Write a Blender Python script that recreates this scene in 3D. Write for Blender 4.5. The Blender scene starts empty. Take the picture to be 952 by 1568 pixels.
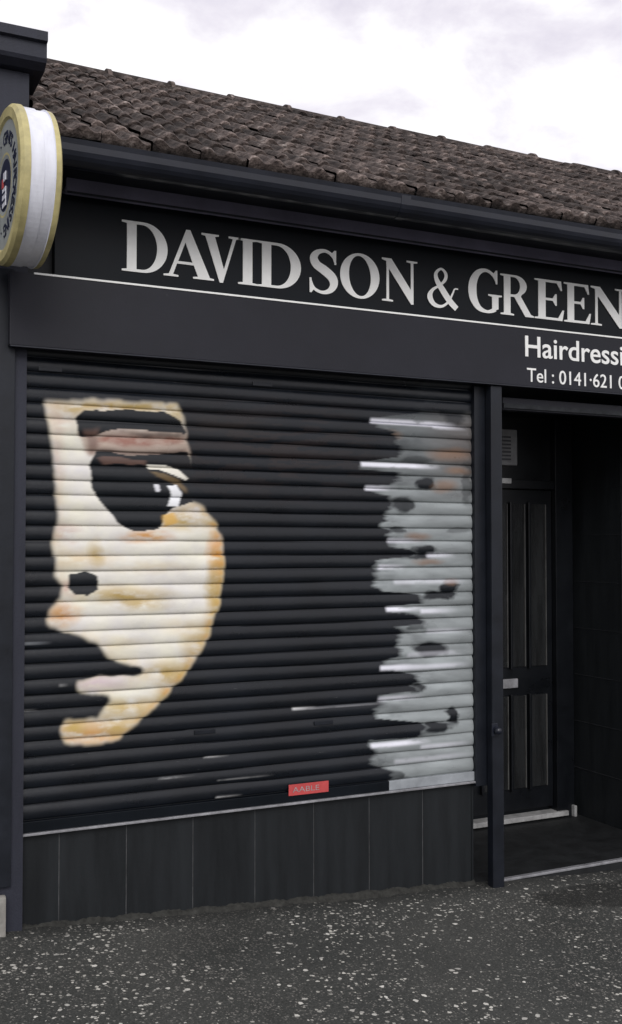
import bpy, bmesh, math, random
import numpy as np
from mathutils import Vector, Matrix
random.seed(4); rng=np.random.default_rng(7)
sc=bpy.context.scene
# ------------------------------------------------------------------ survey
TH=math.radians(25.66); PH=math.atan(48/1600.0); FP=1600.0; D=4.52; HC=1.617
cF=np.array([math.sin(TH)*math.cos(PH),math.cos(TH)*math.cos(PH),math.sin(PH)])
cR=np.array([math.cos(TH),-math.sin(TH),0.0]); cU=np.cross(cR,cF)
def F(x,y,Y=0.0):
    """survey measurement -> metres (X along facade, Z up) on the plane at depth Y"""
    r=cF+cR*(x-476)/FP+cU*(784-y)/FP
    t=(Y+D)/r[1]
    return r[0]*t, HC+r[2]*t
def Finv(X,Y,Z):
    v=np.stack([X,Y+D,Z-HC],-1)
    z=v@cF
    return 476+FP*(v@cR)/z, 784-FP*(v@cU)/z
# ------------------------------------------------------------------ helpers
def empty(name,loc=(0,0,0)):
    e=bpy.data.objects.new(name,None); e.location=loc; sc.collection.objects.link(e); return e
def link(name,me,mat=None,parent=None,smooth=False):
    o=bpy.data.objects.new(name,me); sc.collection.objects.link(o)
    if mat is not None:
        for m in (mat if isinstance(mat,(list,tuple)) else [mat]): me.materials.append(m)
    if smooth:
        for p in me.polygons: p.use_smooth=True
    if parent: o.parent=parent
    return o
def box(name,x0,x1,y0,y1,z0,z1,mat,parent=None,bev=0.0):
    bm=bmesh.new(); bmesh.ops.create_cube(bm,size=1)
    for v in bm.verts:
        v.co=Vector(((x0+x1)/2+v.co.x*(x1-x0),(y0+y1)/2+v.co.y*(y1-y0),(z0+z1)/2+v.co.z*(z1-z0)))
    if bev>0: bmesh.ops.bevel(bm,geom=list(bm.edges),offset=bev,segments=2,affect='EDGES',profile=.7)
    me=bpy.data.meshes.new(name); bm.to_mesh(me); bm.free()
    return link(name,me,mat,parent)
def prism(name,prof,x0,x1,mat,parent=None,smooth=False):
    n=len(prof)
    vs=[(x0,p[0],p[1]) for p in prof]+[(x1,p[0],p[1]) for p in prof]
    fs=[(i,(i+1)%n,n+(i+1)%n,n+i) for i in range(n)]+[tuple(range(n))[::-1],tuple(range(n,2*n))]
    me=bpy.data.meshes.new(name); me.from_pydata(vs,[],fs); me.update()
    bm=bmesh.new(); bm.from_mesh(me); bmesh.ops.recalc_face_normals(bm,faces=bm.faces); bm.to_mesh(me); bm.free()
    return link(name,me,mat,parent,smooth)
def mat(name,col,rough=.6,var=.25,scale=6,bump=.1,bscale=60,spec=.5,metal=0,stain=None,streak=False,scuff=0,scuffcol=(.12,.12,.13)):
    m=bpy.data.materials.new(name); m.use_nodes=True; nt=m.node_tree; N=nt.nodes; L=nt.links
    b=N['Principled BSDF']; tc=N.new('ShaderNodeTexCoord')
    mp=N.new('ShaderNodeMapping'); L.new(tc.outputs['Object'],mp.inputs[0])
    if streak: mp.inputs['Scale'].default_value=(3,3,.35)
    no=N.new('ShaderNodeTexNoise'); no.inputs['Scale'].default_value=scale; no.inputs['Detail'].default_value=7; no.inputs['Roughness'].default_value=.65
    L.new(mp.outputs[0],no.inputs['Vector'])
    cr=N.new('ShaderNodeValToRGB'); L.new(no.outputs['Fac'],cr.inputs[0])
    cr.color_ramp.elements[0].position=.3; cr.color_ramp.elements[1].position=.72
    lo=[c*(1-var) for c in col]; hi=[min(1,c*(1+var)) for c in col]
    if stain: hi=stain
    cr.color_ramp.elements[0].color=(*lo,1); cr.color_ramp.elements[1].color=(*hi,1)
    out=cr.outputs[0]
    n2=N.new('ShaderNodeTexNoise'); n2.inputs['Scale'].default_value=bscale; n2.inputs['Detail'].default_value=5
    L.new(tc.outputs['Object'],n2.inputs['Vector'])
    if scuff>0:
        n5=N.new('ShaderNodeTexNoise'); n5.inputs['Scale'].default_value=9; n5.inputs['Detail'].default_value=12; n5.inputs['Roughness'].default_value=.8; L.new(tc.outputs['Object'],n5.inputs['Vector'])
        r5=N.new('ShaderNodeMapRange'); r5.inputs['From Min'].default_value=.66; r5.inputs['From Max'].default_value=.74; r5.inputs['To Max'].default_value=scuff; L.new(n5.outputs['Fac'],r5.inputs['Value'])
        mx=N.new('ShaderNodeMix'); mx.data_type='RGBA'; L.new(r5.outputs[0],mx.inputs['Factor']); L.new(out,mx.inputs['A']); mx.inputs['B'].default_value=(*scuffcol,1); out=mx.outputs['Result']
    L.new(out,b.inputs['Base Color'])
    bp=N.new('ShaderNodeBump'); bp.inputs['Strength'].default_value=bump; bp.inputs['Distance'].default_value=.004
    L.new(n2.outputs['Fac'],bp.inputs['Height']); L.new(bp.outputs[0],b.inputs['Normal'])
    rr=N.new('ShaderNodeMapRange'); rr.inputs['To Min'].default_value=max(.02,rough-.12); rr.inputs['To Max'].default_value=min(1,rough+.14)
    L.new(no.outputs['Fac'],rr.inputs['Value']); L.new(rr.outputs[0],b.inputs['Roughness'])
    b.inputs['Specular IOR Level'].default_value=spec; b.inputs['Metallic'].default_value=metal
    return m
M_box=mat('painted_panel',(.015,.0155,.022),.48,.28,1.6,.10,90,.28,scuff=.25)
M_black=mat('sign_black',(.003,.005,.008),.42,.3,3,.05,80,.2)
M_strip=mat('lilac_strip',(.175,.165,.235),.5,.28,3,.1,70,.35,scuff=.3)
M_gut=mat('gutter_paint',(.009,.011,.019),.32,.3,5,.08,60,.5)
M_frame=mat('frame_paint',(.008,.010,.015),.40,.35,8,.1,60,.35,scuff=.3)
M_neigh=mat('neighbour_render',(.027,.029,.042),.6,.3,3,.3,120,.3,streak=True)
M_dark=mat('dark_wall',(.005,.007,.010),.45,.3,4,.1,50,.3)
M_ply=mat('plinth_tile',(.0115,.0135,.0155),.5,.35,4,.12,60,.28,streak=True,scuff=.25)
M_grout=mat('grout',(.085,.088,.092),.9,.4,20,.2,100,.2)
M_joint=mat('joint_dark',(.03,.032,.036),.9,.4,20,.2,100,.2)
M_white=mat('letter_white',(.88,.88,.86),.4,.06,12,.03,50,.4)
M_wht2=mat('white_plastic',(.74,.75,.82),.35,.16,4,.05,50,.5,streak=True)
M_yel=mat('gold_trim',(.48,.42,.20),.45,.35,9,.1,50,.4)
M_ring=mat('sign_ring',(.30,.32,.31),.5,.2,8,.05,50,.4)
M_navy=mat('navy',(.012,.016,.045),.4,.2,8,.05,50,.4)
M_metal=mat('alu',(.36,.36,.38),.4,.4,14,.1,60,.5,.5)
M_dirtw=mat('dirty_white',(.32,.32,.32),.55,.4,12,.1,60,.4)
M_stone=mat('stone_block',(.25,.24,.22),.9,.3,12,.5,60,.3)
M_floor=mat('step_floor',(.010,.011,.012),.6,.45,8,.3,80,.35)
M_door=mat('door_paint',(.005,.006,.008),.3,.3,6,.1,40,.45)
M_plank=mat('door_glazing',(.018,.019,.020),.14,.5,5,.05,20,.6,streak=True)
M_bead=mat('door_bead',(.08,.08,.078),.35,.4,9,.1,40,.5)
M_red=mat('red_sticker',(.50,.07,.07),.5,.2,10,.05,50,.4)
M_grey=mat('grey_spray',(.28,.30,.32),.45,.3,7,.1,60,.4)
M_dirt=mat('wall_base_dirt',(.035,.035,.032),.95,.5,25,1.0,90,.2)

# ------------------------------------------------------------------ glyphs
def arc(cx,cy,rx,ry,a0,a1,n=14):
    return [(cx+rx*math.cos(math.radians(a0+(a1-a0)*i/n)),cy+ry*math.sin(math.radians(a0+(a1-a0)*i/n))) for i in range(n+1)]
def catmull(P,n=7):
    out=[]; Q=[P[0]]+list(P)+[P[-1]]
    for i in range(1,len(Q)-2):
        p0,p1,p2,p3=[np.array(q,float) for q in Q[i-1:i+3]]
        for k in range(n):
            t=k/n; out.append(.5*((2*p1)+(-p0+p2)*t+(2*p0-5*p1+4*p2-p3)*t*t+(-p0+3*p1-3*p2+p3)*t**3))
    out.append(np.array(P[-1],float)); return out
def ribbon(P,n=7):
    S=catmull(P,n); L=[];R=[]
    for i,s in enumerate(S):
        a=S[max(0,i-1)];b=S[min(len(S)-1,i+1)]; d=b[:2]-a[:2]; d/=max(1e-6,np.linalg.norm(d)); nn=np.array([-d[1],d[0]])
        L.append(tuple(s[:2]+nn*s[2]/2)); R.append(tuple(s[:2]-nn*s[2]/2))
    return L,R
def rib(P): L,R=ribbon(P); return L+R[::-1]
h=.035
G={}
G['D']=(.82,[[[(0,0)]+arc(.38,.5,.44,.5,-90,90,22)+[(0,1),(0,1-h),(.09,.95),(.09,.05),(0,h)],
      [(.26,.055)]+arc(.36,.5,.27,.445,-90,90,22)+[(.26,.945)]]])
G['A']=(.86,[[[(0,0),(.25,0),(.25,h),(.16,.05),(.225,.28),(.51,.28),(.585,.05),(.50,h),(.50,0),(.86,0),(.86,h),(.79,.05),(.45,1.02),(.38,1.02),(.09,.05),(0,h)],
      [(.245,.335),(.49,.335),(.367,.75)]]])
G['V']=(.83,[[[(0,1),(.36,1),(.36,.965),(.28,.95),(.47,.27),(.66,.95),(.57,.965),(.57,1),(.83,1),(.83,.965),(.73,.95),(.45,-.02),(.38,-.02),(.08,.95),(0,.965)]]])
G['I']=(.36,[[[(0,0),(.36,0),(.36,h),(.27,.05),(.27,.95),(.36,.965),(.36,1),(0,1),(0,.965),(.09,.95),(.09,.05),(0,h)]]])
G['N']=(.88,[[[(0,0),(.27,0),(.27,h),(.17,.05),(.17,.76),(.72,-.02),(.78,-.02),(.78,.95),(.88,.965),(.88,1),(.61,1),(.61,.965),(.715,.95),(.715,.32),(.23,1),(0,1),(0,.965),(.11,.93),(.11,.05),(0,h)]]])
G['O']=(.88,[[arc(.44,.5,.44,.52,0,354,44),[(.44+.245*math.cos(a)-.02*math.sin(a),.5+.46*math.sin(a)) for a in np.linspace(0,2*math.pi,44,endpoint=False)]]])
G['E']=(.70,[[[(0,0),(.66,0),(.70,.27),(.665,.27),(.56,.06),(.26,.06),(.26,.485),(.43,.485),(.49,.37),(.525,.37),(.525,.66),(.49,.66),(.43,.545),(.26,.545),(.26,.94),(.53,.94),(.62,.76),(.655,.76),(.63,1),(0,1),(0,.965),(.09,.95),(.09,.05),(0,h)]]])
G['R']=(.88,[[[(0,0),(.35,0),(.35,h),(.26,.05),(.26,.46),(.36,.46),(.65,0),(.88,0),(.88,h),(.80,.06),(.53,.49)]+arc(.38,.745,.31,.255,-55,90,14)+[(0,1),(0,.965),(.09,.95),(.09,.05),(0,h)],
      [(.26,.52)]+arc(.35,.735,.165,.215,-90,90,14)+[(.26,.95)]]])
G['S']=(.62,[[rib([(.555,.70,.035),(.50,.87,.06),(.36,.965,.07),(.20,.92,.11),(.125,.79,.15),(.18,.64,.18),(.33,.53,.20),(.48,.39,.19),(.52,.23,.15),(.44,.08,.11),(.28,.025,.07),(.12,.11,.06),(.055,.31,.035)])],
      [[(.53,.68),(.565,.68),(.565,1.0),(.53,1.0),(.48,.93),(.52,.84)]],[[(.04,0),(.075,0),(.12,.07),(.09,.17),(.075,.33),(.04,.33)]]])
G['G']=(.90,[[rib([(.735,.72,.03),(.66,.88,.07),(.47,.975,.07),(.27,.91,.13),(.14,.72,.19),(.105,.5,.21),(.14,.28,.19),(.27,.09,.13),(.47,.02,.07),(.62,.05,.09),(.70,.10,.12)])],
      [[(.52,.43),(.52,.395),(.62,.38),(.62,.04),(.79,.10),(.79,.38),(.88,.395),(.88,.43)]],[[(.72,.68),(.76,.68),(.76,1.0),(.725,1.0),(.66,.92),(.70,.84)]]])
G['&']=(.90,'AMP')
def glyph_mesh(ch,x0,x1,z0,z1,y,depth=.004):
    w,groups=G[ch]
    sx=(x1-x0)/w; sz=(z1-z0)
    verts=[]
    if groups=='AMP':
        P=[(.86,.0,.15),(.66,.18,.17),(.45,.45,.17),(.29,.68,.13),(.27,.86,.09),(.41,.98,.06),(.54,.88,.09),(.53,.72,.09),(.38,.56,.06),(.17,.42,.08),(.09,.24,.15),(.20,.06,.12),(.42,.02,.07),(.62,.16,.06),(.74,.38,.05),(.80,.50,.04),(.90,.51,.035)]
        L,R=ribbon(P,8); n=len(L)
        for i in range(n):
            yy=y-depth-.0015*i/n
            verts+= [(x0+L[i][0]*sx,yy,z0+L[i][1]*sz),(x0+R[i][0]*sx,yy,z0+R[i][1]*sz)]
        faces=[(2*i,2*i+1,2*i+3,2*i+2) for i in range(n-1)]
        me=bpy.data.meshes.new('amp'); me.from_pydata(verts,[],faces); return [me]
    res=[]
    for gi,g in enumerate(groups):
        cu=bpy.data.curves.new('g','CURVE'); cu.dimensions='2D'; cu.fill_mode='BOTH'; cu.extrude=depth/2
        for c in g:
            s=cu.splines.new('POLY'); s.points.add(len(c)-1)
            for p,(a,b) in zip(s.points,c): p.co=(x0+a*sx,z0+b*sz,0,1)
            s.use_cyclic_u=True
        o=bpy.data.objects.new('g',cu); sc.collection.objects.link(o); bpy.context.view_layer.update()
        me=bpy.data.meshes.new_from_object(o.evaluated_get(bpy.context.evaluated_depsgraph_get()))
        for v in me.vertices:
            a,b,c=v.co; v.co=(a,y-depth/2-c-.0006*gi,b)
        bpy.data.objects.remove(o); res.append(me)
    return res
def join_meshes(name,mes,m,parent):
    bm=bmesh.new()
    for me in mes: bm.from_mesh(me)
    bmesh.ops.recalc_face_normals(bm,faces=bm.faces)
    me=bpy.data.meshes.new(name); bm.to_mesh(me); bm.free(); return link(name,me,m,parent)
def text(name,s,x,z,y,width,m,parent,ref=None,height=None,bold=.012,ext=.002):
    cu=bpy.data.curves.new(name,'FONT'); cu.body=ref or s; cu.size=.1; cu.offset=bold*.1; cu.extrude=ext
    o=bpy.data.objects.new(name,cu); sc.collection.objects.link(o); bpy.context.view_layer.update()
    w=o.dimensions.x; cu.body=s
    o.rotation_euler=(math.pi/2,0,0); sx=width/w; sz=sx if height is None else height/(.1*.73)
    o.scale=(sx,sz,1); o.location=(x,y,z); cu.materials.append(m)
    if parent: o.parent=parent
    return o

# ------------------------------------------------------------------ ground
def gz(X):
    X=np.clip(X,-6,9); return -.0575*(X-.80)
def ground():
    xs=np.concatenate([np.array([-400,-150,-60,-25,-12]),np.linspace(-6,9,151),np.array([14,30,80,200,400])])
    ys=np.concatenate([np.array([-400,-150,-60,-25,-12,-8]),np.linspace(-5,1.2,90),np.array([3,8,20,60,200,400])])
    XX,YY=np.meshgrid(xs,ys)
    Z=gz(XX)+.006*np.sin(XX*2.1+YY)*np.cos(YY*1.7)+.004*np.sin(XX*7+YY*3)*np.sin(YY*5-XX*2)
    n,m_=XX.shape
    v=np.stack([XX,YY,Z],-1).reshape(-1,3)
    f=[(r*m_+c,r*m_+c+1,(r+1)*m_+c+1,(r+1)*m_+c) for r in range(n-1) for c in range(m_-1)]
    me=bpy.data.meshes.new('pavement'); me.from_pydata(v.tolist(),[],f)
    m=bpy.data.materials.new('asphalt'); m.use_nodes=True; nt=m.node_tree;N=nt.nodes;L=nt.links;b=N['Principled BSDF']
    tc=N.new('ShaderNodeTexCoord')
    def noise(s,d=8,r=.6):
        n=N.new('ShaderNodeTexNoise'); n.inputs['Scale'].default_value=s; n.inputs['Detail'].default_value=d; n.inputs['Roughness'].default_value=r; L.new(tc.outputs['Object'],n.inputs['Vector']); return n
    def ramp(i,els):
        r=N.new('ShaderNodeValToRGB'); L.new(i,r.inputs[0]); e=r.color_ramp.elements
        e[0].position,e[0].color=els[0][0],(*els[0][1],1); e[1].position,e[1].color=els[-1][0],(*els[-1][1],1)
        for p,c in els[1:-1]: q=e.new(p); q.color=(*c,1)
        return r
    def mix(a,bb,f,mode='MIX'):
        x=N.new('ShaderNodeMix'); x.data_type='RGBA'; x.blend_type=mode
        for s,val in ((x.inputs['A'],a),(x.inputs['B'],bb),(x.inputs['Factor'],f)):
            if hasattr(val,'node'): L.new(val,s)
            elif isinstance(val,tuple): s.default_value=(*val,1)
            else: s.default_value=val
        return x.outputs['Result']
    def math_(op,a,bb=0.0,clamp=False):
        x=N.new('ShaderNodeMath'); x.operation=op; x.use_clamp=clamp
        for s,val in ((x.inputs[0],a),(x.inputs[1],bb)):
            if hasattr(val,'node'): L.new(val,s)
            else: s.default_value=val
        return x.outputs[0]
    base=ramp(noise(1.1,6).outputs['Fac'],[(.3,(.042,.045,.043)),(.72,(.074,.075,.070))])
    fine=ramp(noise(130,5,.7).outputs['Fac'],[(.36,(.4,.4,.4)),(.68,(1.6,1.6,1.58))])
    c=mix(base.outputs[0],fine.outputs[0],.85,'MULTIPLY')
    def specks(scale,thr,gate,col,c,gs):
        v=N.new('ShaderNodeTexVoronoi'); v.inputs['Scale'].default_value=scale
        nd=noise(scale*1.3,2); ad=N.new('ShaderNodeVectorMath'); ad.operation='MULTIPLY_ADD'
        L.new(nd.outputs['Color'],ad.inputs[0]); ad.inputs[1].default_value=(.7/scale,)*3; L.new(tc.outputs['Object'],ad.inputs[2]); L.new(ad.outputs[0],v.inputs['Vector'])
        sep=N.new('ShaderNodeSeparateColor'); L.new(v.outputs['Color'],sep.inputs[0])
        rad=math_('MULTIPLY',sep.outputs[0],thr)
        hit=math_('LESS_THAN',v.outputs['Distance'],rad)
        g=noise(gs,4)
        g2=math_('ADD',math_('MULTIPLY',g.outputs['Fac'],2.4),gate)
        on=math_('LESS_THAN',sep.outputs[1],g2)
        f=math_('MULTIPLY',math_('MULTIPLY',hit,on),math_('ADD',math_('MULTIPLY',sep.outputs[2],.6),.4))
        return mix(c,col,f)
    c=specks(110,.6,-.85,(.24,.23,.21),c,.9)
    c=specks(58,.50,-1.04,(.66,.64,.58),c,1.3)
    c=specks(34,.42,-1.08,(.78,.76,.70),c,1.5)
    dk=ramp(noise(.9,5).outputs['Fac'],[(.54,(1,1,1)),(.68,(.8,.8,.8))])
    c=mix(c,dk.outputs[0],1.0,'MULTIPLY')
    sub=N.new('ShaderNodeVectorMath'); sub.operation='SUBTRACT'; L.new(tc.outputs['Object'],sub.inputs[0]); sub.inputs[1].default_value=(3.72,-.34,-.16)
    ml=N.new('ShaderNodeVectorMath'); ml.operation='MULTIPLY'; L.new(sub.outputs[0],ml.inputs[0]); ml.inputs[1].default_value=(1.5,4.2,.5)
    ln=N.new('ShaderNodeVectorMath'); ln.operation='LENGTH'; L.new(ml.outputs[0],ln.inputs[0])
    dd=math_('ADD',ln.outputs['Value'],math_('MULTIPLY',noise(3.5,5).outputs['Fac'],.8))
    mr=N.new('ShaderNodeMapRange'); mr.inputs['From Min'].default_value=1.05; mr.inputs['From Max'].default_value=1.15; mr.inputs['To Min'].default_value=.48; mr.inputs['To Max'].default_value=1; L.new(dd,mr.inputs['Value'])
    vs=N.new('ShaderNodeVectorMath'); vs.operation='SCALE'; L.new(c,vs.inputs[0]); L.new(mr.outputs[0],vs.inputs['Scale'])
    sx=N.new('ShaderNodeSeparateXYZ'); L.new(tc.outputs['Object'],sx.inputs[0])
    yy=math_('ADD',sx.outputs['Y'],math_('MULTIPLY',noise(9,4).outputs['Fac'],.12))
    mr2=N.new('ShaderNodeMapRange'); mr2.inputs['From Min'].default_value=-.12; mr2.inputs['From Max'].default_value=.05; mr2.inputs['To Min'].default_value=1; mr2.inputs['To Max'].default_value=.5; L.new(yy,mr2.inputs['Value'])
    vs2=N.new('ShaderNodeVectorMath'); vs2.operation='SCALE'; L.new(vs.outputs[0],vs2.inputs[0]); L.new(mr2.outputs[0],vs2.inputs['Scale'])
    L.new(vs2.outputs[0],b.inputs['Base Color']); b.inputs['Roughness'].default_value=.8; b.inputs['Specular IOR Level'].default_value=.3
    bp=N.new('ShaderNodeBump'); bp.inputs['Strength'].default_value=.8; bp.inputs['Distance'].default_value=.007
    L.new(noise(110,6,.7).outputs['Fac'],bp.inputs['Height']); L.new(bp.outputs[0],b.inputs['Normal'])
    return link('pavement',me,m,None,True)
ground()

# ------------------------------------------------------------------ shop building
B=empty('shop_building')
XR=7.6
yB=-.10
zb0=(F(15,530,yB)[1]+F(900,597,yB)[1])/2; zb1=(F(55,420,yB)[1]+F(940,516,yB)[1])/2
xL=F(15,500,yB)[0]
zs0=(F(25,1280,0)[1]+F(725,1196,0)[1])/2
xs0=F(27,900,0)[0]; xs1=F(725,900,0)[0]
yS=-.12
zl0=(F(102,298,yS)[1]+F(940,413,yS)[1])/2; zl1=(F(102,264,yS)[1]+F(940,386,yS)[1])/2
yE=-.40
ze=(F(75,205,yE)[1]+F(940,348,yE)[1])/2
xW=.83; floor=-.13; xr1=F(870,1000,.92)[0]+.02
box('wall_core_shop',xW,xs1-.005,.07,4.5,-.6,zb1,M_dark,B)
box('wall_core_door',xs1,xr1,.93,4.5,-.6,zb1,M_dark,B)
box('wall_right',xr1+.003,XR,.0,4.5,-.8,zb1,M_ply,B)
for i in range(1,9):
    z=floor+i*.30
    if z<zb0: box('joint_%d'%i,xr1,xr1+.002,.01,.92,z,z+.003,M_joint,B)
box('joint_v',xr1,xr1+.002,.44,.443,floor,zb0,M_joint,B)
box('recess_ceiling',xs1,xr1,.0,.925,zb0+.02,zb1-.01,M_dark,B)
box('head_wall',xW,XR-.002,.03,4.49,zb1+.002,ze-.02,M_dark,B)
box('soffit_board',xW,XR,yS+.02,.03,zl1+.035,ze-.10,M_gut,B)
def gutter():
    zt=ze-.015; pr=[]
    for a in np.linspace(0,math.pi,13): pr.append((yE+.045-.065*math.cos(a),zt-.02-.075*math.sin(a)**.8))
    inner=[(y*.9+(yE+.045)*.1,z*.93+(zt)*.07) for y,z in pr][::-1]
    prism('gutter',[(yE-.025,zt)]+[(yE-.022,zt-.012)]+pr+[(yE+.112,zt)]+inner,xW-.02,XR,M_gut,B,False)
    for i,x in enumerate(np.arange(xW+1.6,XR,1.9)):
        prism('gutter_joint_%d'%i,[(y-.002 if y<yE+.045 else y+.002,z-.002) for y,z in pr]+[(yE+.11,zt-.001),(yE-.024,zt-.001)],x,x+.05,M_gut,B)
gutter()
prism('eaves_fascia_board',[(yS-.05,zl1+.03),(yS-.05,ze-.03),(yS-.01,ze-.03),(yS-.01,zl1+.03)],xW,XR-.003,M_gut,B)
xc=F(102,280,yS)[0]
prism('canopy_strip',[(yS,zl0),(yS,zl1),(yS+.02,zl1+.028),(.028,zl1+.030),(.028,zl0+.03),(yS+.03,zl0+.015),(yS+.03,zl0)],xc,XR-.004,M_strip,B)
box('canopy_lip',xc+.002,XR-.006,yS-.008,yS,zl1-.010,zl1+.004,M_gut,B)
box('canopy_lip_low',xc+.002,XR-.006,yS-.006,yS,zl0-.002,zl0+.006,M_box,B)
xt=[F(22,1350,.015)[0]]+[F(x,1350,.015)[0] for x in (90,193,295,390,480,565,647)]+[xs1-.012]
box('plinth_backing',xt[0]+.002,xt[-1]-.002,.0155,.069,-.6,zs0-.012,M_grout,B)
for i in range(8):
    box('plinth_tile_%d'%i,xt[i]+.0024,xt[i+1]-.0024,.012+random.uniform(-.0006,.0006),.0153,-.6,zs0-.01,M_ply,B,.0010)
box('plinth_return',xs1-.011,xs1,.013,.93,-.6,zs0-.02,M_ply,B)
def fillet():
    vs=[];fs=[]; n=260
    for i in range(n):
        x=xt[0]-.02+(xs1-xt[0]+.02)*i/(n-1); g=float(gz(x))
        a=.018+.014*math.sin(i*.31)*math.sin(i*.083)+random.uniform(0,.010); hh=.008+.010*abs(math.sin(i*.17+1))+random.uniform(0,.006)
        vs+=[(x,.014,g+hh),(x,.006-a*.5,g+hh*.7),(x,-.004-a,g-.012)]
    for i in range(n-1):
        for k in range(2): a=i*3+k; fs.append((a,a+1,a+4,a+3))
    me=bpy.data.meshes.new('wall_foot_mortar'); me.from_pydata(vs,[],fs); link('wall_foot_mortar',me,M_dirt,B,True)
fillet()
box('step_floor',xs1+.002,xr1,.02,.925,-.6,floor,M_floor,B)
box('threshold_strip',F(765,1340,0)[0],xr1+.3,-.010,.018,floor-.010,floor+.003,M_metal,B,.003)
box('step_front',xs1+.002,xr1+.3,-.006,.019,-.6,floor-.011,M_floor,B)
yD=.90
box('door_sill',xs1+.2,F(860,1235,yD)[0],yD-.07,yD+.02,floor+.012,floor+.042,M_dirtw,B,.004)
dx0=F(727,1200,yD)[0]-.05; dx1=F(845,1200,yD)[0]
zd1=F(800,750,yD)[1]
box('door_leaf',dx0,dx1,yD-.01,yD+.029,floor+.07,zd1,M_door,B,.003)
box('door_frame_right',dx1+.003,F(870,1000,yD)[0],yD-.05,yD+.03,floor,2.42,M_door,B,.004)
box('door_frame_left',dx0-.07,dx0-.003,yD-.05,yD+.03,floor,2.42,M_door,B,.004)
box('transom_rail',dx0,dx1,yD-.045,yD+.03,zd1+.003,zd1+.06,M_door,B,.004)
box('transom_panel',dx0,dx1,yD-.005,yD+.028,zd1+.062,2.42,M_door,B)
pl=[(738,752),(760,776),(783,803),(811,835)]
zt1,zt0=F(800,772,yD)[1],F(800,1020,yD)[1]; zt3,zt2=F(800,1064,yD)[1],F(800,1205,yD)[1]
for i,(a,b_) in enumerate(pl):
    for j,(p,q) in enumerate(((zt0,zt1),(zt2,zt3))):
        X0=F(a,1000,yD-.02)[0]; X1=F(b_,1000,yD-.02)[0]
        box('door_glazing_%d_%d'%(i,j),X0,X1,yD-.018,yD-.011,p,q,M_plank,B,.002)
        box('door_bead_%d_%d'%(i,j),X1+.001,X1+.007,yD-.026,yD-.011,p,q,M_bead,B,.002)
        box('door_mullion_%d_%d'%(i,j),X0-.018,X0-.001,yD-.040,yD-.011,p-.01,q+.01,M_door,B,.004)
box('letter_plate',F(758,1045,yD-.03)[0],F(793,1045,yD-.03)[0],yD-.03,yD-.011,F(775,1053,yD)[1],F(775,1039,yD)[1],M_metal,B,.004)
box('door_bolt',F(877,1245,.86)[0]-.02,F(877,1245,.86)[0],.82,.85,floor+.001,floor+.07,M_dirtw,B,.003)
vx0,vz1=F(752,656,.55); vx1,vz0=F(792,713,.55)
M_vent=mat('vent_plastic',(.17,.17,.175),.55,.3,12,.1,60,.4)
box('vent_box',vx0,vx1,.55,.90,vz0,vz1,M_vent,B,.008)
for i in range(7):
    z=vz0+.03+i*(vz1-vz0-.06)/7
    box('vent_louvre_%d'%i,vx0+.02,vx1-.05,.545,.549,z,z+.010,M_frame,B)
box('vent_bracket',vx0,F(783,735,.6)[0],.60,.64,F(770,740,.6)[1],F(770,732,.6)[1],M_dirtw,B,.003)
box('door_head_rail',F(765,610,.03)[0],XR-.01,.005,.06,F(765,628,.03)[1],F(765,609,.03)[1],M_box,B,.004)
box('door_head_bar',F(765,610,.03)[0],XR-.01,-.006,.004,F(765,624,.0)[1],F(765,617,.0)[1],M_joint,B)

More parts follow.
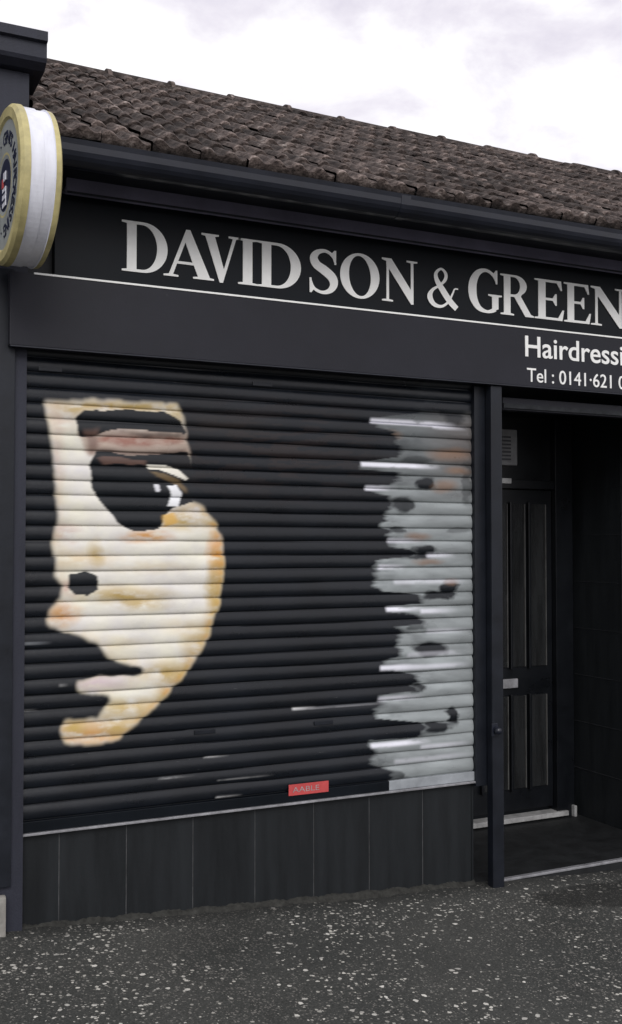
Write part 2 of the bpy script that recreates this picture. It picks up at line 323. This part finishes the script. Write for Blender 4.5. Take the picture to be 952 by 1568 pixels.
# ------------------------------------------------------------------ roof tiles
def roof():
    pitch=math.radians(30); ca,sa=math.cos(pitch),math.sin(pitch)
    run=2.15; slope=run/ca; rows=12; gauge=slope/rows
    y0,z0=yE-.02,ze
    verts=[];faces=[];cols=[]
    tw=.21; nroll=2; ns=7
    nt_=int((XR+.1-xW)/tw)+1
    for r in range(rows):
        for c in range(-1,nt_):
            xo=xW+c*tw
            dz=random.uniform(-.003,.003); ds=random.uniform(-.010,.010); tilt=random.uniform(-.012,.012)
            br=random.uniform(.5,1.45)
            prof=[]
            for k in range(nroll*ns+1):
                s=k/(nroll*ns); ph=(s*nroll)%1.0
                prof.append((s,.018*max(0,math.sin(math.pi*min(1,ph/.6)))**.6 - .004*(ph>.6)))
            base=len(verts); ext=.04
            for (s,hh) in prof:
                x=xo+s*(tw-.005)
                x=min(max(x,xW),XR+.1)
                jag=random.uniform(-.003,.003)
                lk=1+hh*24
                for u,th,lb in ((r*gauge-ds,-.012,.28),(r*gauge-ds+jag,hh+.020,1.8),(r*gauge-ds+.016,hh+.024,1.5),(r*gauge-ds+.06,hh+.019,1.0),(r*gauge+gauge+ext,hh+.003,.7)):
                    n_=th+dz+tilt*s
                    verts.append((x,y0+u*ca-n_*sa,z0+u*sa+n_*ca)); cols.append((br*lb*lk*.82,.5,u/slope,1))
            m=5
            for k in range(len(prof)-1):
                for q in range(4):
                    a=base+k*m+q; faces.append((a,a+m,a+m+1,a+1))
    me=bpy.data.meshes.new('roof_tiles'); me.from_pydata(verts,[],faces); me.update()
    at=me.color_attributes.new('tile','FLOAT_COLOR','POINT'); at.data.foreach_set('color',np.array(cols,dtype=np.float32).ravel())
    m=bpy.data.materials.new('roof_tile'); m.use_nodes=True; nt=m.node_tree;N=nt.nodes;L=nt.links;b=N['Principled BSDF']
    tc=N.new('ShaderNodeTexCoord'); va=N.new('ShaderNodeVertexColor'); va.layer_name='tile'
    sep=N.new('ShaderNodeSeparateColor'); L.new(va.outputs[0],sep.inputs[0])
    no=N.new('ShaderNodeTexNoise'); no.inputs['Scale'].default_value=19; no.inputs['Detail'].default_value=9; no.inputs['Roughness'].default_value=.75; L.new(tc.outputs['Object'],no.inputs['Vector'])
    r=N.new('ShaderNodeValToRGB'); L.new(no.outputs['Fac'],r.inputs[0]); e=r.color_ramp.elements
    e[0].position=.34; e[0].color=(.014,.011,.011,1); e[1].position=.74; e[1].color=(.28,.26,.245,1)
    q=e.new(.5); q.color=(.048,.037,.033,1); q=e.new(.60); q.color=(.105,.084,.076,1)
    mu=N.new('ShaderNodeMix'); mu.data_type='RGBA'; mu.blend_type='MULTIPLY'; mu.inputs['Factor'].default_value=1
    cb=N.new('ShaderNodeCombineColor')
    for i in range(3): L.new(sep.outputs[0],cb.inputs[i])
    L.new(r.outputs[0],mu.inputs['A']); L.new(cb.outputs[0],mu.inputs['B'])
    L.new(mu.outputs['Result'],b.inputs['Base Color']); b.inputs['Roughness'].default_value=.9; b.inputs['Specular IOR Level'].default_value=.25
    n2=N.new('ShaderNodeTexNoise'); n2.inputs['Scale'].default_value=60; n2.inputs['Detail'].default_value=6; L.new(tc.outputs['Object'],n2.inputs['Vector'])
    bp=N.new('ShaderNodeBump'); bp.inputs['Strength'].default_value=1; bp.inputs['Distance'].default_value=.012; L.new(n2.outputs['Fac'],bp.inputs['Height']); L.new(bp.outputs[0],b.inputs['Normal'])
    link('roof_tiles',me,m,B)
    zr=z0+slope*sa; yr=y0+run
    prism('roof_deck',[(y0+.05,z0-.02),(yr,zr-.03),(yr+run+.2,z0-.1),(yr+run+.2,z0-.2),(y0+.05,z0-.06)],xW+.004,XR,M_dark,B)
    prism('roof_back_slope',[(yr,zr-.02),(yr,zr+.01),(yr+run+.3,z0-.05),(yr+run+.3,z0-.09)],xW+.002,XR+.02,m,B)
    vs=[];fs=[];cs=[]
    x=xW
    while x<XR:
        L_=.40; base=len(vs); br=random.uniform(.6,1.1); j=random.uniform(-.006,.006)
        for xx,rr in ((x,.072),(x+L_-.03,.066),(x+L_-.03,.080),(x+L_-.004,.080)):
            for a in np.linspace(-.15,math.pi+.15,13):
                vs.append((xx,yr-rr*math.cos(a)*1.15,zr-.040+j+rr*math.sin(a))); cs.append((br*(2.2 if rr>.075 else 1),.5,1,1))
        for k in range(3):
            for a in range(12):
                i=base+k*13+a; fs.append((i,i+1,i+14,i+13))
        x+=L_
    me=bpy.data.meshes.new('ridge_tiles'); me.from_pydata(vs,[],fs); me.update()
    at=me.color_attributes.new('tile','FLOAT_COLOR','POINT'); at.data.foreach_set('color',np.array(cs,dtype=np.float32).ravel())
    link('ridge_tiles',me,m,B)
roof()

# ------------------------------------------------------------------ neighbouring building
NB=empty('neighbouring_building')
zc0=F(40,100,-.1)[1]; zc1=F(60,53,-.1)[1]
box('wall',-4,xW-.008,-.035,4.6,-.5,zc0-.005,M_neigh,NB)
box('pilaster',-4,F(20,900,-.05)[0],-.055,-.036,.20,zb1+.02,M_frame,NB,.003)
cx=F(72,80,-.12)[0]
prism('coping',[(-.11,zc0+.02),(-.12,zc0+.035),(-.12,zc1-.045),(-.14,zc1-.04),(-.14,zc1),(4.7,zc1),(4.7,zc0),(-.07,zc0)],-4,cx,M_neigh,NB)
box('base_stone',-4,F(9,1390,-.08)[0],-.09,-.0555,-.3,F(5,1372,-.08)[1],M_stone,NB,.01)

# ------------------------------------------------------------------ shop sign
S=empty('shop_sign')
yP=-.03
box('sign_panel',F(84,380,yP)[0],XR-.01,yP,.029,zb1+.003,zl0+.03,M_black,S)
box('lower_fascia_box',xL,XR,yB,.0-.002,zb0,zb1,M_box,S,.004)
box('fascia_bottom_lip',xL+.003,XR,yB-.003,yB+.02,zb0-.006,zb0-.0005,M_gut,S,.001)
zl=zb1
box('white_trim_line',F(52,418,yB)[0],XR-.02,yB-.004,yB+.012,zl-.004,zl+.004,M_white,S)
lets=[('D',186,256,1),('A',250,327,0),('V',308,368,0),('I',364,393,0),('D',393,460,0),('S',470,518,0),('O',520,580,0),('N',584,638,0),('&',652,700,2),('G',716,768,1),('R',765,816,0),('E',817,862,0),('E',862,903,0),('N',903,956,0)]
yl=yP
zbase=(F(220,415,yl)[1]+F(610,465,yl)[1]+F(840,491,yl)[1])/3
capD=F(220,338,yl)[1]-F(220,415,yl)[1]
small=(F(430,372,yl)[1]-F(430,441,yl)[1])
mes=[]
for ch,a,b_,k in lets:
    hgt={1:capD,0:small,2:small*.93}[k]
    mes+=glyph_mesh(ch,F(a,400,yl)[0],F(b_,400,yl)[0],zbase,zbase+hgt,yl-.001,.004)
xx=F(960,400,yl)[0]+.03
mes+=glyph_mesh('E',xx,xx+.15,zbase,zbase+small,yl-.001,.004)
join_meshes('sign_lettering',mes,M_white,S)
x1,z1=F(801,545,yB)
text('hairdressing_text','Hairdressing',x1,z1,yB-.001,F(951,560,yB)[0]-x1,M_white,S,ref='Hairdressi',height=F(805,512,yB)[1]-F(805,545,yB)[1],bold=.010)
x1,z1=F(806,584,yB)
text('telephone_text','Tel : 0141·621 0357',x1,z1,yB-.001,F(956,595,yB)[0]-x1,M_white,S,ref='Tel : 0141·621 0',height=F(805,562,yB)[1]-F(805,584,yB)[1],bold=.004)

# ------------------------------------------------------------------ projecting round sign
def rsign():
    P=empty('projecting_sign')
    w=.135; R=.305
    cx,cz=F(36,289,-.39)
    prof=[(-w/2-.004,0.0005,2),(-w/2-.004,.10,1),(-w/2-.006,.115,3),(-w/2-.006,.123,1),(-w/2-.004,.245,3),(-w/2-.012,.255,3),(-w/2-.012,.290,3),(-w/2+.000,.303,3),(-w/2+.024,R,0),(-w/2+.025,R-.006,0),(-w/2+.075,R-.006,0),(-w/2+.077,R-.010,0),(w/2-.020,R-.010,0),(w/2-.018,R-.003,3),(w/2+.002,.299,3),(w/2+.010,.28,3),(w/2+.010,.245,1),(w/2,.235,1),(w/2,.001,1)]
    n=96; vs=[];fs=[];mi=[]
    for (x,r,_) in prof:
        for k in range(n):
            a=2*math.pi*k/n; vs.append((x,r*math.sin(a),r*math.cos(a)))
    for i in range(len(prof)-1):
        for k in range(n):
            fs.append((i*n+k,i*n+(k+1)%n,(i+1)*n+(k+1)%n,(i+1)*n+k)); mi.append(prof[i][2])
    me=bpy.data.meshes.new('drum'); me.from_pydata(vs,[],fs)
    link('drum',me,[M_wht2,M_ring,M_navy,M_yel],P)
    me.polygons.foreach_set('material_index',mi)
    bm=bmesh.new(); bm.from_mesh(me); bmesh.ops.recalc_face_normals(bm,faces=bm.faces); bm.to_mesh(me); bm.free()
    msg='GENTS HAIRDRESSING · BARBER SHOP · '
    for i,ch in enumerate(msg):
        if ch==' ': continue
        a=2*math.pi*i/len(msg)
        cu=bpy.data.curves.new('ring_letter','FONT'); cu.body=ch; cu.size=.07; cu.align_x='CENTER'; cu.offset=.0003; cu.extrude=.001
        t=bpy.data.objects.new('ring_letter_%d'%i,cu); sc.collection.objects.link(t); cu.materials.append(M_navy)
        rr=.157
        M=Matrix.Translation((-w/2-.0065,-rr*math.sin(a),rr*math.cos(a)))@Matrix.Rotation(a,4,'X')@Matrix(((0,0,-1,0),(-1,0,0,0),(0,1,0,0),(0,0,0,1)))
        t.parent=P; t.matrix_parent_inverse=Matrix(); t.matrix_basis=M
    box('emblem_body',-w/2-.008,-w/2-.005,-.03,.03,-.085,-.01,M_wht2,P,.001)
    for i in range(2): box('emblem_stripe_%d'%i,-w/2-.0095,-w/2-.0085,-.024,.024,-.065+i*.03,-.057+i*.03,M_navy,P)
    box('emblem_head',-w/2-.008,-w/2-.005,-.028,.014,.015,.05,M_wht2,P,.001)
    box('emblem_collar',-w/2-.008,-w/2-.005,.016,.04,-.005,.03,M_red,P,.001)
    P.location=(cx,-.39,cz); P.rotation_euler=(0,0,math.radians(3))
    box('bracket_arm',-.012,.012,.28,.375,-.02,.0,M_wht2,P,.003)
    box('bracket_arm_low',-.012,.012,.26,.375,-.16,-.14,M_wht2,P,.003)
rsign()

# ------------------------------------------------------------------ roller shutter
SH=empty('roller_shutter')
def inpoly(px,py,P):
    ins=np.zeros(px.shape,bool); n=len(P)
    for i in range(n):
        x1,y1=P[i]; x2,y2=P[(i+1)%n]
        if y1==y2: continue
        c=((y1>py)!=(y2>py))&(px<(x2-x1)*(py-y1)/(y2-y1)+x1); ins^=c
    return ins.astype(float)
def vnoise(X,Y,seed):
    r=np.random.default_rng(seed); T=r.random((256,256))
    xi=np.floor(X).astype(int);yi=np.floor(Y).astype(int);fx=X-xi;fy=Y-yi
    fx=fx*fx*(3-2*fx);fy=fy*fy*(3-2*fy)
    g=lambda a,b:T[b%256,a%256]
    return (g(xi,yi)*(1-fx)+g(xi+1,yi)*fx)*(1-fy)+(g(xi,yi+1)*(1-fx)+g(xi+1,yi+1)*fx)*fy
def fbm(X,Y,s,seed):
    return sum(vnoise(X/s*2**k,Y/s*2**k,seed+k)/2**k for k in range(4))/1.875
def shutter():
    pitch=.0655; ztop=zb0+.03; zbot=zs0+.055
    ns=int((ztop-zbot)/pitch)+1
    prof=[(0,.0035),(.03,.0065),(.06,.001),(.10,-.0025),(.17,-.0042),(.25,-.0054),(.34,-.0061),(.44,-.0064),(.54,-.0061),(.63,-.0055),(.72,-.0044),(.80,-.0028),(.88,-.0009),(.94,.0014),(.975,.003)]
    nc=640; xs=np.linspace(xs0+.012,xs1-.012,nc)
    rows=[];ys=[];slat=[];sp=[]
    for i in range(ns):
        for s,y in prof:
            rows.append(zbot+(i+s)*pitch); ys.append(y); slat.append(i); sp.append(s)
    rows=np.array(rows);ys=np.array(ys);slat=np.array(slat);sp=np.array(sp)
    nr=len(rows)
    sag=rng.normal(0,.0009,ns+1)
    X=np.broadcast_to(xs,(nr,nc)).copy(); Z=np.broadcast_to(rows[:,None],(nr,nc)).copy(); Y=np.broadcast_to(ys[:,None],(nr,nc)).copy()
    Y=Y+.0015*np.sin(X*5+slat[:,None]*.7)+.003*np.sin(X*1.7)*np.sin(Z*2.1)+sag[slat][:,None]
    Z=Z+.0012*np.sin(X*4+slat[:,None]*2.3)
    px,py=Finv(X,0*Y,Z)
    off=rng.normal(0,1.3,ns+1)[slat][:,None]
    wx=px+off+(fbm(px,py,26,3)-.5)*9; wy=py+(fbm(px,py,28,9)-.5)*7
    def blur(m,kx,ky=0):
        for _ in range(2):
            if kx:
                k=np.ones(2*kx+1)/(2*kx+1); m=np.apply_along_axis(lambda v:np.convolve(np.pad(v,kx,'edge'),k,'valid'),1,m)
            if ky:
                k=np.ones(2*ky+1)/(2*ky+1); m=np.apply_along_axis(lambda v:np.convolve(np.pad(v,ky,'edge'),k,'valid'),0,m)
        return m
    col=np.zeros((nr,nc,3)); col[:]=(.0042,.0060,.0095)
    n1=fbm(px,py,60,21); n2=fbm(px*.35,py*2,14,33); n3=fbm(px,py,20,50)
    col*=(.6+.8*n1)[...,None]
    def lay(m,c,a=1.0):
        nonlocal col
        c=np.array(c); m=np.clip(m*a,0,1)[...,None]; col=col*(1-m)+c*m
    def P(pts,kx=1,ky=0): return blur(inpoly(wx,wy,pts),kx,ky)
    def Q(pts,kx=1,ky=0): return blur(inpoly(px,py,pts),kx,ky)
    def blob(cx,cy,rx,ry,soft=.35):
        d=np.sqrt(((wx-cx)/rx)**2+((wy-cy)/ry)**2); return np.clip((1+soft-d)/(2*soft),0,1)
    face=[(68,614),(180,614),(268,619),(280,640),(284,665),(288,700),(290,768),(312,776),(326,800),(340,830),(341,880),(330,935),(318,975),(298,1010),(268,1048),(238,1080),(206,1108),(178,1132),(140,1139),(102,1138),(96,1118),(100,1102),(148,1100),(172,1072),(168,1062),(122,1060),(117,1044),(150,1034),(205,1036),(216,1026),(190,1014),(166,1008),(150,985),(120,972),(96,968),(74,956),(74,936),(96,915),(98,898),(86,882),(84,830),(86,770),(82,700),(76,660)]
    fm=P(face,2,1)
    cream=np.stack([.76+.10*(n3-.5),.735+.10*(n3-.5),.67+.12*(n1-.5)],-1)
    m=fm[...,None]; col=col*(1-m)+cream*m
    och=(.50,.35,.11); org=(.64,.30,.07); pnk=(.54,.36,.30); brn=(.17,.10,.08)
    nt1=fbm(px*.6,py*1.6,12,77)
    def tint(cx,cy,rx,ry,c,a=.8): lay(blob(cx,cy,rx,ry,.8)*fm*np.clip((nt1-.14)*2.4,0,1),c,a)
    inner=blur(fm,12,9); edge=np.clip((1-inner)*fm*2.4,0,1)
    right=np.clip((px-180)/60,0,1)*np.clip((py-760)/30,0,1)
    lay(edge*np.clip(n3*2.2-.35,0,1)*(.35+.65*right),och,.9)
    lay(edge*edge*np.clip(nt1*2.4-.7,0,1)*right,org,.6)
    for t in [(190,622,90,7,och,.95),(262,630,18,14,och,.9),(95,640,24,16,(.66,.55,.44),.8),(88,700,8,60,pnk,.4),(98,818,20,12,pnk,.8),(120,856,44,12,(.66,.52,.32),.7),(115,628,20,8,och,.7),
              (278,793,36,14,och,1.0),(225,822,28,7,org,1),(332,850,11,26,org,1),(327,905,10,40,och,.9),(148,850,8,18,och,.7),(190,912,52,11,och,.95),(215,925,30,8,och,.8),(95,940,22,14,org,.9),
              (105,900,14,10,pnk,.9),(300,990,18,24,och,.8),(255,1030,28,14,och,.9),(195,1084,36,12,och,.9),(140,1124,52,16,org,.85),(115,1112,20,12,och,1),(180,1112,24,14,och,.9),(150,1044,38,10,(.58,.46,.50),.8),(230,870,44,8,(.70,.60,.42),.6),(280,960,26,12,(.66,.54,.34),.5),(180,985,30,8,(.66,.56,.38),.5)]:
        tint(*t)
    dk=(.005,.007,.010)
    lay(P([(126,684),(118,662),(140,655),(284,656),(290,700),(200,700),(136,700)],2,1),(.40,.29,.23),.8)
    lay(P([(140,672),(200,664),(284,670),(276,682),(200,682),(150,684)],4,1)*np.clip(nt1*2-.2,0,1),(.26,.09,.06),.8)
    lay(P([(176,660),(284,664),(284,670),(220,668)],2,1),(.06,.045,.04),.8)
    lay(P([(150,688),(210,692),(284,690),(284,697),(200,699),(150,695)],3,1),(.10,.06,.05),.7)
    lay(P([(116,642),(128,630),(200,627),(252,631),(276,645),(286,664),(250,662),(215,657),(170,659),(140,668),(122,670)],1,0),dk,1)
    lay(P([(128,660),(150,655),(150,690),(138,700)],2,1),brn,.7)
    lay(P([(148,692),(200,697),(286,694),(300,730),(294,768),(268,776),(248,788),(242,812),(205,813),(180,802),(160,780),(140,748),(136,712)],1,0),dk,1)
    lay(blur(inpoly(wx,wy,[(150,702),(190,700),(222,706),(222,712),(190,710),(160,714)]),2,0),brn,.7)
    lay(Q([(224,712),(250,712),(272,719),(287,733),(283,736),(266,728),(245,720),(226,718)],1,0),(.80,.77,.68),1)
    lay(Q([(228,721),(250,725),(272,734),(284,748),(284,756),(268,742),(240,730)],2,0),(.25,.17,.08),.6)
    lay(Q([(255,743),(270,743),(278,757),(272,776),(255,776),(262,758)],1,0),(.86,.87,.89),1)
    lay(Q([(235,742),(243,742),(245,752),(238,753)],1,0),(.7,.7,.74),1)
    lay(P([(244,788),(264,784),(270,800),(248,810)],2,0),(.70,.42,.10),.85)
    lay(P([(104,880),(130,876),(148,884),(151,904),(136,913),(118,909),(104,898)],1,0),dk,1)
    lay(blob(205,1027,14,7),dk,1)
    lay(blob(125,1085,20,10),dk,.6)
    lay(blob(420,690,120,50,1)*(n2>.5),(.045,.025,.018),.3); lay(blob(340,650,60,16,.8),(.03,.024,.02),.35)
    # ---------------- right hand part
    K=[(600,640),(632,640),(636,600),(643,566),(655,568),(662,602),(700,606),(706,552),(718,552),(724,603),(742,600),(745,556),(752,556),(760,588),(790,590),(800,578),(815,585),(830,592),(836,590),(842,628),(852,632),(858,572),(905,570),(910,640),(924,644),(928,588),(936,590),(942,640),(956,640),(960,604),(1005,604),(1012,580),(1026,582),(1032,630),(1058,632),(1064,578),(1100,574),(1106,640),(1128,646),(1133,566),(1172,572),(1180,594),(1215,600)]
    ky_=[k[0] for k in K]; kx_=[k[1] for k in K]
    edgex=np.interp(py,ky_,kx_)+(fbm(px*.1,py,7,90)-.5)*30
    g=np.clip((px-edgex)/10,0,1)
    vis=np.clip((py-628)/20,0,1)
    dimm=np.interp(py,[600,640,690,735,800,1300],[.12,.45,.4,.65,.92,.95])
    gb=(.17+.24*fbm(px*.25,py*1.2,14,61))
    grey=np.stack([gb,gb*1.09,gb*1.11],-1)
    m=(g*vis*dimm)[...,None]; col=col*(1-m)+grey*m
    haze=np.clip(1-(px-edgex)/60,0,1)*g*np.clip(nt1*2.4-.9,0,1); lay(haze,(.03,.035,.04),.7)
    lay(g*vis*np.clip((px-640)/60,0,1)*np.clip(1-(py-700)/80,0,1),(.10,.07,.06),.45)
    sxw=(fbm(px*.5,py,9,140)-.5)*22
    for (cx_,cy_,rx_,ry_,a) in [(652,741,15,9,1),(620,772,18,10,.9),(652,846,18,9,1),(632,850,14,6,.9),(686,901,12,13,1),(664,912,18,6,1),(660,994,23,11,1),(692,1095,11,13,1),(666,1112,21,8,1),(690,632,16,20,.8),(640,706,22,6,.6),(715,740,8,30,.5),(632,1052,16,8,.95),(615,945,24,7,.95),(612,1040,22,7,.8),(600,1190,14,8,.7),(606,812,12,5,.8),(700,812,16,4,.5),(640,960,12,4,.6)]:
        d=np.sqrt(((wx+sxw-cx_)/rx_)**2+((wy-cy_)/ry_)**2); lay(np.clip((1.3-d)/.45,0,1)*g,dk,a)
    for (cx_,cy_,rx_,ry_) in [(690,696,28,9),(680,745,18,8),(640,822,16,6),(600,665,14,6),(700,722,16,6),(690,890,10,5),(655,860,20,4)]:
        lay(blob(cx_,cy_,rx_,ry_,.5)*g,(.24,.13,.07),.6)
    def streak(x0,x1,y,a=.95,c=(.84,.84,.92),t=3.6):
        zc=F((x0+x1)/2,y,0)[1]; tt=t*5.0/1600*1.1
        e=np.clip((px-x0)/5,0,1)*np.clip((x1-px)/40,0,1)*np.clip(1.4-np.abs(Z-zc)/tt,0,1)*np.clip(nt1*3-.3,0,1)
        lay(e,c,a)
    for s in [(564,700,648),(550,675,713),(556,610,748),(590,655,828,.6),(588,650,932),(578,650,1021),(564,660,1138),(640,700,935,.7),(650,700,850,.7),(600,722,1020,.6),(660,722,655,.5),(575,650,1068,.6),(650,724,965,.4),(576,625,868,.9),(640,724,1140,.5),(600,722,890,.4),(620,724,1000,.35),(600,724,1160,.35)]:
        streak(*s)
    for s in [(445,600,1081,.35,(.4,.4,.42),1.2),(310,352,1158,.9,(.5,.5,.5),1.4),(328,372,1219,.9,(.5,.5,.5),1.6),(24,80,985,.6,(.35,.37,.4),1.6),(24,60,1088,.8,(.5,.5,.5),1.5),(240,300,1190,.5,(.4,.4,.4),1.3),(88,105,1049,.9,(.5,.5,.5),2),(445,485,1084,1,(.6,.6,.6),1.6),(330,420,1190,.4,(.4,.4,.4),1.2)]:
        streak(*s)
    v=np.stack([X,Y,Z],-1).reshape(-1,3)
    idx=np.arange(nr*nc).reshape(nr,nc)
    f=np.stack([idx[:-1,:-1],idx[:-1,1:],idx[1:,1:],idx[1:,:-1]],-1).reshape(-1,4)
    me=bpy.data.meshes.new('slats'); me.vertices.add(len(v)); me.vertices.foreach_set('co',v.astype(np.float32).ravel())
    me.loops.add(f.size); me.loops.foreach_set('vertex_index',f.astype(np.int32).ravel())
    me.polygons.add(len(f)); me.polygons.foreach_set('loop_start',np.arange(0,f.size,4,dtype=np.int32))
    me.update(calc_edges=True); me.validate()
    at=me.color_attributes.new('mural','FLOAT_COLOR','POINT')
    ca=np.concatenate([np.clip(col,0,1),np.ones((nr,nc,1))],-1).astype(np.float32); at.data.foreach_set('color',ca.ravel())
    m=bpy.data.materials.new('shutter_paint'); m.use_nodes=True; nt=m.node_tree;N=nt.nodes;L=nt.links;b=N['Principled BSDF']
    va=N.new('ShaderNodeVertexColor'); va.layer_name='mural'; tc=N.new('ShaderNodeTexCoord')
    mp=N.new('ShaderNodeMapping'); mp.inputs['Scale'].default_value=(5,1,38); L.new(tc.outputs['Object'],mp.inputs[0])
    no=N.new('ShaderNodeTexNoise'); no.inputs['Scale'].default_value=2.2; no.inputs['Detail'].default_value=9; no.inputs['Roughness'].default_value=.82; L.new(mp.outputs[0],no.inputs['Vector'])
    r=N.new('ShaderNodeValToRGB'); L.new(no.outputs['Fac'],r.inputs[0]); e=r.color_ramp.elements; e[0].position=.64; e[0].color=(0,0,0,1); e[1].position=.68; e[1].color=(1,1,1,1)
    sx=N.new('ShaderNodeSeparateXYZ'); L.new(tc.outputs['Object'],sx.inputs[0])
    mr=N.new('ShaderNodeMapRange'); mr.inputs['From Min'].default_value=1.3; mr.inputs['From Max'].default_value=.4; mr.inputs['To Min'].default_value=.12; mr.inputs['To Max'].default_value=.9; L.new(sx.outputs['Z'],mr.inputs['Value'])
    mm=N.new('ShaderNodeMath'); mm.operation='MULTIPLY'; L.new(r.outputs[0],mm.inputs[0]); L.new(mr.outputs[0],mm.inputs[1])
    mx=N.new('ShaderNodeMix'); mx.data_type='RGBA'; L.new(mm.outputs[0],mx.inputs['Factor']); L.new(va.outputs[0],mx.inputs['A']); mx.inputs['B'].default_value=(.38,.39,.41,1)
    n3_=N.new('ShaderNodeTexNoise'); n3_.inputs['Scale'].default_value=1; n3_.inputs['Detail'].default_value=8; mp2=N.new('ShaderNodeMapping'); mp2.inputs['Scale'].default_value=(5,5,12); L.new(tc.outputs['Object'],mp2.inputs[0]); L.new(mp2.outputs[0],n3_.inputs['Vector'])
    r3=N.new('ShaderNodeMapRange'); r3.inputs['From Min'].default_value=.3; r3.inputs['From Max'].default_value=.7; r3.inputs['To Min'].default_value=.86; r3.inputs['To Max'].default_value=1.08; L.new(n3_.outputs['Fac'],r3.inputs['Value'])
    vm=N.new('ShaderNodeVectorMath'); vm.operation='SCALE'; L.new(mx.outputs['Result'],vm.inputs[0]); L.new(r3.outputs[0],vm.inputs['Scale'])
    L.new(vm.outputs[0],b.inputs['Base Color'])
    rr=N.new('ShaderNodeMapRange'); rr.inputs['To Min'].default_value=.16; rr.inputs['To Max'].default_value=.46; L.new(n3_.outputs['Fac'],rr.inputs['Value']); L.new(rr.outputs[0],b.inputs['Roughness'])
    b.inputs['Specular IOR Level'].default_value=.4
    n4=N.new('ShaderNodeTexNoise'); n4.inputs['Scale'].default_value=45; n4.inputs['Detail'].default_value=4; L.new(tc.outputs['Object'],n4.inputs['Vector'])
    bp=N.new('ShaderNodeBump'); bp.inputs['Strength'].default_value=.15; bp.inputs['Distance'].default_value=.004; L.new(n4.outputs['Fac'],bp.inputs['Height']); L.new(bp.outputs[0],b.inputs['Normal'])
    link('slats',me,m,SH,True)
shutter()
xg=F(594,1190,0)[0]
box('bottom_rail_bar',xs0+.004,xg-.001,-.012,.012,zs0+.008,zs0+.054,M_black,SH,.003)
box('bottom_rail_bar_sprayed',xg,xs1-.004,-.012,.012,zs0+.008,zs0+.054,M_grey,SH,.003)
box('bottom_rail_edge',xs0-.002,xs1+.002,-.024,.011,zs0-.003,zs0+.007,M_metal,SH,.002)
box('guide_rail_left',xs0-.035,xs0+.011,-.028,.05,zs0-.02,zb0-.007,M_frame,SH,.003)
gx1=F(747,900,-.02)[0]
box('guide_rail_right',xs1-.010,gx1,-.028,.05,zs0-.02,zb0-.007,M_frame,SH,.003)
for i,(a,b_) in enumerate(((315,1121),(497,1107),(403,588),(78,565))):
    X,Z=F(a,b_,-.02); box('slat_lock_%d'%i,X-.05,X+.05,-.013,-.004,Z-.010,Z+.010,M_frame,SH,.003)
sx0,sz1=F(442,1199,-.02); sx1,sz0=F(503,1216,-.02)
st=box('warning_sticker',-.5*(sx1-sx0),.5*(sx1-sx0),-.001,.001,-.026,.026,M_red,SH,.0005)
st.location=((sx0+sx1)/2,-.0185,(sz0+sz1)/2+.002)
text('sticker_text','AABLE',sx0+.02,(sz0+sz1)/2-.010,-.0205,(sx1-sx0)*.66,M_dirtw,SH,height=.026,bold=-.01,ext=.0003)

# ------------------------------------------------------------------ post
PO=empty('gate_post')
p0=F(748,1000,-.055)[0]; p1=F(765,1000,-.055)[0]
box('tube',p0,p1,-.085,-.035,-.3,zb0-.007,M_frame,PO,.006)
X,Z=F(757,1118,-.09)
box('hasp',X-.018,X+.018,-.094,-.086,Z-.03,Z+.035,M_gut,PO,.003)
bm=bmesh.new(); bmesh.ops.create_uvsphere(bm,u_segments=16,v_segments=10,radius=.02)
me=bpy.data.meshes.new('lock_knob'); bm.to_mesh(me); bm.free(); o=link('lock_knob',me,M_gut,PO,True); o.location=(X+.008,-.11,Z)

# ------------------------------------------------------------------ world, sun, camera
w=bpy.data.worlds.new("World"); sc.world=w; w.use_nodes=True; nt=w.node_tree;N=nt.nodes;L=nt.links
bg=N['Background']; bg.inputs['Strength'].default_value=.1
sky=N.new('ShaderNodeTexSky'); sky.sky_type='NISHITA'; sky.sun_disc=False; sky.sun_elevation=math.radians(35); sky.sun_rotation=math.radians(197)
tc=N.new('ShaderNodeTexCoord'); mp=N.new('ShaderNodeMapping'); mp.inputs['Scale'].default_value=(1,1,1.8); mp.inputs['Location'].default_value=(.35,.1,.2); L.new(tc.outputs['Generated'],mp.inputs[0])
no=N.new('ShaderNodeTexNoise'); no.inputs['Scale'].default_value=8; no.inputs['Detail'].default_value=8; no.inputs['Roughness'].default_value=.56; no.inputs['Distortion'].default_value=.2; L.new(mp.outputs[0],no.inputs['Vector'])
r=N.new('ShaderNodeValToRGB'); L.new(no.outputs['Fac'],r.inputs[0]); e=r.color_ramp.elements
e[0].position=.28; e[0].color=(7.4,7.0,8.1,1); e[1].position=.60; e[1].color=(12.2,12.1,12.1,1); q=e.new(.43); q.color=(9.3,8.9,9.7,1)
mx=N.new('ShaderNodeMix'); mx.data_type='RGBA'; mx.inputs['Factor'].default_value=.94; L.new(sky.outputs[0],mx.inputs['A']); L.new(r.outputs[0],mx.inputs['B'])
L.new(mx.outputs['Result'],bg.inputs['Color'])
sl=bpy.data.lights.new('sun','SUN'); sl.energy=1.5; sl.angle=math.radians(28); sl.color=(1,.98,.95)
so=bpy.data.objects.new('sun',sl); sc.collection.objects.link(so)
d=Vector((-.25,-.82,.58)).normalized(); so.rotation_euler=d.to_track_quat('Z','Y').to_euler()
cam=bpy.data.cameras.new('camera'); co=bpy.data.objects.new('camera',cam); sc.collection.objects.link(co); sc.camera=co
cam.sensor_fit='HORIZONTAL'; cam.sensor_width=36; cam.lens=FP/952*36; cam.clip_end=1500; cam.clip_start=.05
co.location=(0,-D,HC); co.rotation_euler=(math.pi/2+PH,0,-TH)
sc.view_settings.view_transform='Standard'; sc.view_settings.look='None'; sc.view_settings.exposure=0
